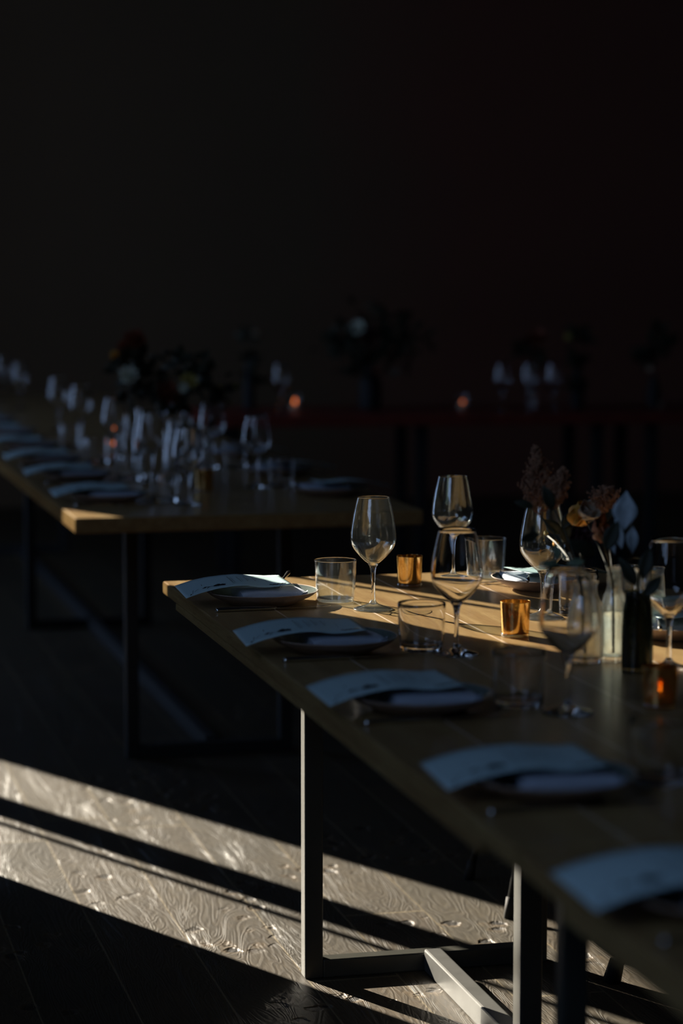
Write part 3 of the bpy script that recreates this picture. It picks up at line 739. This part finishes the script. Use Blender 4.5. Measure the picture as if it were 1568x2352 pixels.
leaf_sprig(vb, at(1375, 1225, 3.60), [(at(1390, 1200, 4.0), (.2, 0, 1), .05, .026, .2), (at(1405, 1235, 3.95), (.5, -.2, .7), .055, .028, .4), (at(1365, 1275, 3.55), (-.5, -.3, .3), .05, .026, .4),
    (at(1390, 1265, 3.56), (.3, -.2, .9), .05, .026, .2), (at(1310, 1250, 4.02), (-.3, -.2, .9), .045, .03, .3)], M_LEAF, 'dark broad leaves behind and below the rust poppy')
leaf_sprig(ve, at(1470, 1300, 3.56), [(at(1475, 1330, 3.55), (.2, -.1, 1), .05, .024, .2), (at(1460, 1345, 3.54), (-.5, -.1, .8), .05, .022, .3), (at(1480, 1370, 3.54), (.4, -.2, .6), .04, .02, .3)],
    M_LEAF, 'dark leaves standing in the dark jar vase')
leaf_sprig(va, at(1290, 1290, 3.57), [(at(1285, 1300, 3.56), (-.7, -.3, .2), .03, .014, .3), (at(1300, 1300, 3.56), (.7, -.3, .3), .03, .014, .3), (at(1280, 1285, 3.56), (-.2, -.3, .8), .025, .012, .3)],
    M_LEAF2, 'small pale green leaves around the white button flower')

# ------------------------------------------------------------------ left table
G3 = 'on the long table at the left'
S3 = [(.985, 6.69), (.99, 7.38), (.985, 8.00), (.985, 8.62), (.985, 9.32), (.985, 10.05), (.985, 10.85), (.985, 11.65)]
for i, (x, y) in enumerate(S3):
    place_setting(x, y, ORD[i]+' from the sunlit corner of the left table', G3, fork=False, knife=i < 4, cj=(random.uniform(-.008, .008), random.uniform(-.01, .01), R(random.uniform(-3, 3))))
for i, y in enumerate((6.74, 7.40, 8.10)):
    place_setting(1.63, y, ORD[i]+' along the right side of the left table', G3, -1, fork=False, knife=False)
for i, (x, y) in enumerate(((1.185, 6.56), (1.20, 7.26), (1.205, 8.05), (1.205, 8.90), (1.205, 9.55), (1.215, 11.0), (1.215, 11.8))):
    dup(wineS, (x, y, TZ), random.uniform(0, 6), 'wine glass on the left table, '+ORD[i]+' from its sunlit corner', 'wine glasses '+G3)
for i, (x, y) in enumerate(((1.135, 6.66), (1.14, 7.35), (1.14, 8.02), (1.14, 8.7))):
    dup(tumS, (x, y, TZ), 0, 'tumbler on the left table beside its '+ORD[i]+' wine glass', 'tumblers '+G3)
for i, (x, y) in enumerate(((1.47, 7.0), (1.47, 7.7), (1.47, 8.4))):
    dup(wineS, (x, y, TZ), 0, 'wine glass on the right side of the left table, '+ORD[i]+' from its near end', 'wine glasses '+G3)
    dup(tumS, (x+.08, y+.02, TZ), 0, 'tumbler on the right side of the left table, '+ORD[i]+' from its near end', 'tumblers '+G3)
dup(vot0, (1.30, 6.93, TZ), 0, 'amber candle holder among the glasses at the near end of the left table', 'gold candle holders')
def far_votive(x, y, label, tz=TZ, fl=True, fs=1.0):
    t = thing('votive_holder', label, 'candle holder', (x, y, tz), 0, 'small far candles')
    b = bmesh.new(); lathe(b, cr([(0, .001), (.022, .001), (.026, .004), (.027, .04), (.029, .066)], 3), 28); mesh_obj('glass_cup', b, M_GLASS, t)
    b = bmesh.new(); lathe(b, [(0, .005), (.02, .005), (.02, .024), (0, .024)], 20); k = mesh_obj('candle', b, M_WAX, t)
    if fl:
        b = bmesh.new(); lathe(b, cr([(0, .025), (.005*fs, .025+.006*fs), (.0058*fs, .025+.011*fs), (.0025*fs, .025+.022*fs), (0, .025+.028*fs)], 3), 12); mesh_obj('flame', b, M_FLAME2, k)
far_votive(1.26, 8.45, 'small red-glowing candle among the menu cards of the left table', fs=.6)
def bouquet(loc, label, blooms, leaves, vase_h=.16, vase_r=.03, vmat=None, stems=True):
    """blooms: (dx,dy,dz,rad,mat); leaves: (dx,dy,dz,size,count)"""
    t = thing('flower_bouquet', label, 'flowers', loc); rr = random.Random(int(loc[0]*100+loc[1]*10))
    b = bmesh.new(); lathe(b, cr([(0, .002), (vase_r*.8, .002), (vase_r, .02), (vase_r, vase_h*.6), (vase_r*.6, vase_h*.85), (vase_r*.65, vase_h)], 3), 28); mesh_obj('vase', b, vmat or M_GLASS, t)
    b = bmesh.new()
    for (x, y, z, r, m) in blooms: tube(b, cr([(0, 0, .02), (0, 0, vase_h), (x*.5, y*.5, (vase_h+z)*.5), (x, y, z)], 3), .002, 5)
    if blooms: mesh_obj('stems', b, M_STEM, t)
    else: b.free()
    for k, (x, y, z, r, m) in enumerate(blooms):
        b = bmesh.new(); bloom_bm(b, Vector((x, y, z)), r, (rr.uniform(-.5, .3), -.8, rr.uniform(.2, .7)), [(9, 1.25, 1.0), (8, .85, .9), (6, .45, .75), (4, .2, .5)], -.3, 0, k, .6)
        mesh_obj('blossom', b, m, t)
    for (x, y, z, s, n) in leaves:
        b = bmesh.new()
        for k in range(n):
            p = Vector((x, y, z))+Vector((rr.gauss(0, 1)*s, rr.gauss(0, 1)*s*.6, rr.gauss(0, 1)*s*.7))
            blade(b, p, (rr.uniform(-1, 1), rr.uniform(-1, 1), rr.uniform(-.4, 1)), (0, 0, 1) if k % 2 else (0, -1, .2), rr.uniform(.04, .08), rr.uniform(.02, .035), .3, 0, 5)
        mesh_obj('foliage', b, M_LEAF, t)
    return t
q = at(305, 905, 7.75)
def rel(px, py, y, o): p = at(px, py, y); return (p.x-o[0], p.y-o[1], p.z-o[2])
o = (1.215, 7.75, TZ)
bouquet(o, 'dark bouquet with a white flower and russet blooms, left of two on the left table', [
    (*rel(296, 866, 7.72, o), .036, M_WHITE), (*rel(312, 785, 7.76, o), .045, M_DRUST), (*rel(288, 800, 7.80, o), .03, M_DRUST), (*rel(264, 818, 7.78, o), .018, M_ORANGE), (*rel(337, 826, 7.78, o), .017, M_CREAM)],
    [(*rel(310, 835, 7.78, o), .034, 30), (*rel(305, 900, 7.78, o), .02, 14), (*rel(340, 860, 7.8, o), .02, 12)], .17, .03)
o = (1.345, 7.50, TZ)
bouquet(o, 'dark bouquet with yellow and pale blooms, right of two on the left table', [
    (*rel(432, 878, 7.46, o), .032, M_YEL), (*rel(377, 905, 7.48, o), .050, M_DRUST), (*rel(420, 893, 7.44, o), .02, M_WHITE), (*rel(430, 838, 7.5, o), .014, M_CREAM)],
    [(*rel(455, 870, 7.5, o), .036, 34), (*rel(400, 930, 7.5, o), .03, 24), (*rel(420, 830, 7.52, o), .025, 14)], .18, .035)
o = (1.44, 7.62, TZ)
bouquet(o, 'airy sprig of tiny pale buds behind the yellow bouquet', [(*rel(px, py, 7.6, o), .009, M_YEL) for px, py in ((482, 880), (508, 890), (518, 902), (498, 915), (525, 925), (490, 898), (540, 888))], [(*rel(505, 915, 7.6, o), .02, 8)], .12, .018)
for i, (x, y, h, r) in enumerate(((1.24, 7.15, .20, .020), (1.27, 7.32, .17, .024), (1.19, 7.45, .22, .018), (1.31, 7.10, .12, .026))):
    make_vase((x, y, TZ), 'clear bud vase among the glasses of the left table, '+['slim and upright', 'wide and mid-height', 'tallest and thinnest', 'short and squat'][i],
              [(r*.8, 0), (r, .006), (r, h*.55), (r*.55, h*.75), (r*.5, h*.95), (r*.65, h)], .0028, h*.4, M_SOLID)

# ------------------------------------------------------------------ far table decorations
def fy(px): return 10.75-(px-500)*.00035
def farpos(px): p = at(px, 930, fy(px)); return (p.x, p.y, TZ)
x, y, z = farpos(677); far_votive(x, y, 'glowing orange candle on the back table, left of the large bouquet')
x, y, z = farpos(1062); far_votive(x, y, 'candle on the back table, right of the large bouquet', fs=.6)
x, y, z = farpos(1513); far_votive(x, y, 'faint candle at the right end of the back table', TZ, True, .45)
o = farpos(850)
bouquet(o, 'large dark bouquet with one white bloom on the back table', [(*rel(823, 755, o[1]-.08, o), .038, M_WHITE), (*rel(850, 770, o[1]-.06, o), .045, M_DARKP), (*rel(862, 855, o[1]-.05, o), .02, M_DRUST)],
        [(*rel(850, 790, o[1], o), .085, 120), (*rel(770, 790, o[1], o), .045, 36), (*rel(915, 795, o[1], o), .05, 40), (*rel(825, 850, o[1], o), .04, 30), (*rel(868, 712, o[1], o), .015, 6), (*rel(925, 735, o[1], o), .02, 8)], .20, .05, M_BLACK)
o = farpos(572)
bouquet(o, 'tall narrow dark foliage with a pale bloom at the left of the back table', [(*rel(583, 768, o[1]-.04, o), .022, M_CREAM)], [(*rel(565, 770, o[1], o), .02, 12), (*rel(572, 820, o[1], o), .014, 14), (*rel(575, 870, o[1], o), .012, 12)], .22, .026, M_BLACK)
o = farpos(1325)
bouquet(o, 'tall column of dark foliage on the back table near the right', [(*rel(1303, 775, o[1]-.04, o), .02, M_YEL)], [(*rel(1328, 775, o[1], o), .022, 24), (*rel(1325, 830, o[1], o), .02, 24), (*rel(1322, 885, o[1], o), .016, 14)], .18, .03, M_BLACK)
o = farpos(1220)
bouquet(o, 'rust-coloured bouquet on the back table between candle and dark column', [(*rel(1235, 780, o[1]-.04, o), .05, M_DRUST), (*rel(1210, 790, o[1]-.02, o), .035, M_DARKP), (*rel(1222, 845, o[1]-.05, o), .014, M_WHITE)], [(*rel(1195, 805, o[1], o), .02, 14), (*rel(1225, 820, o[1], o), .02, 12)], .15, .025)
o = farpos(1500)
bouquet(o, 'wide dark bouquet at the right end of the back table', [(*rel(1490, 850, o[1]-.05, o), .018, M_CREAM)], [(*rel(1475, 815, o[1], o), .03, 30), (*rel(1515, 800, o[1], o), .035, 36), (*rel(1515, 765, o[1], o), .016, 8)], .15, .03, M_BLACK)
for i, (px, l) in enumerate(((628, 'left of the orange candle'), (1192, 'left of the rust bouquet'), (1246, 'right of the rust bouquet'), (1130, 'nearest the right candle'))):
    p = farpos(px); dup(wineS, (p[0], p[1]-.15, TZ), 0, 'wine glass on the back table '+l, 'wine glasses on the back table')
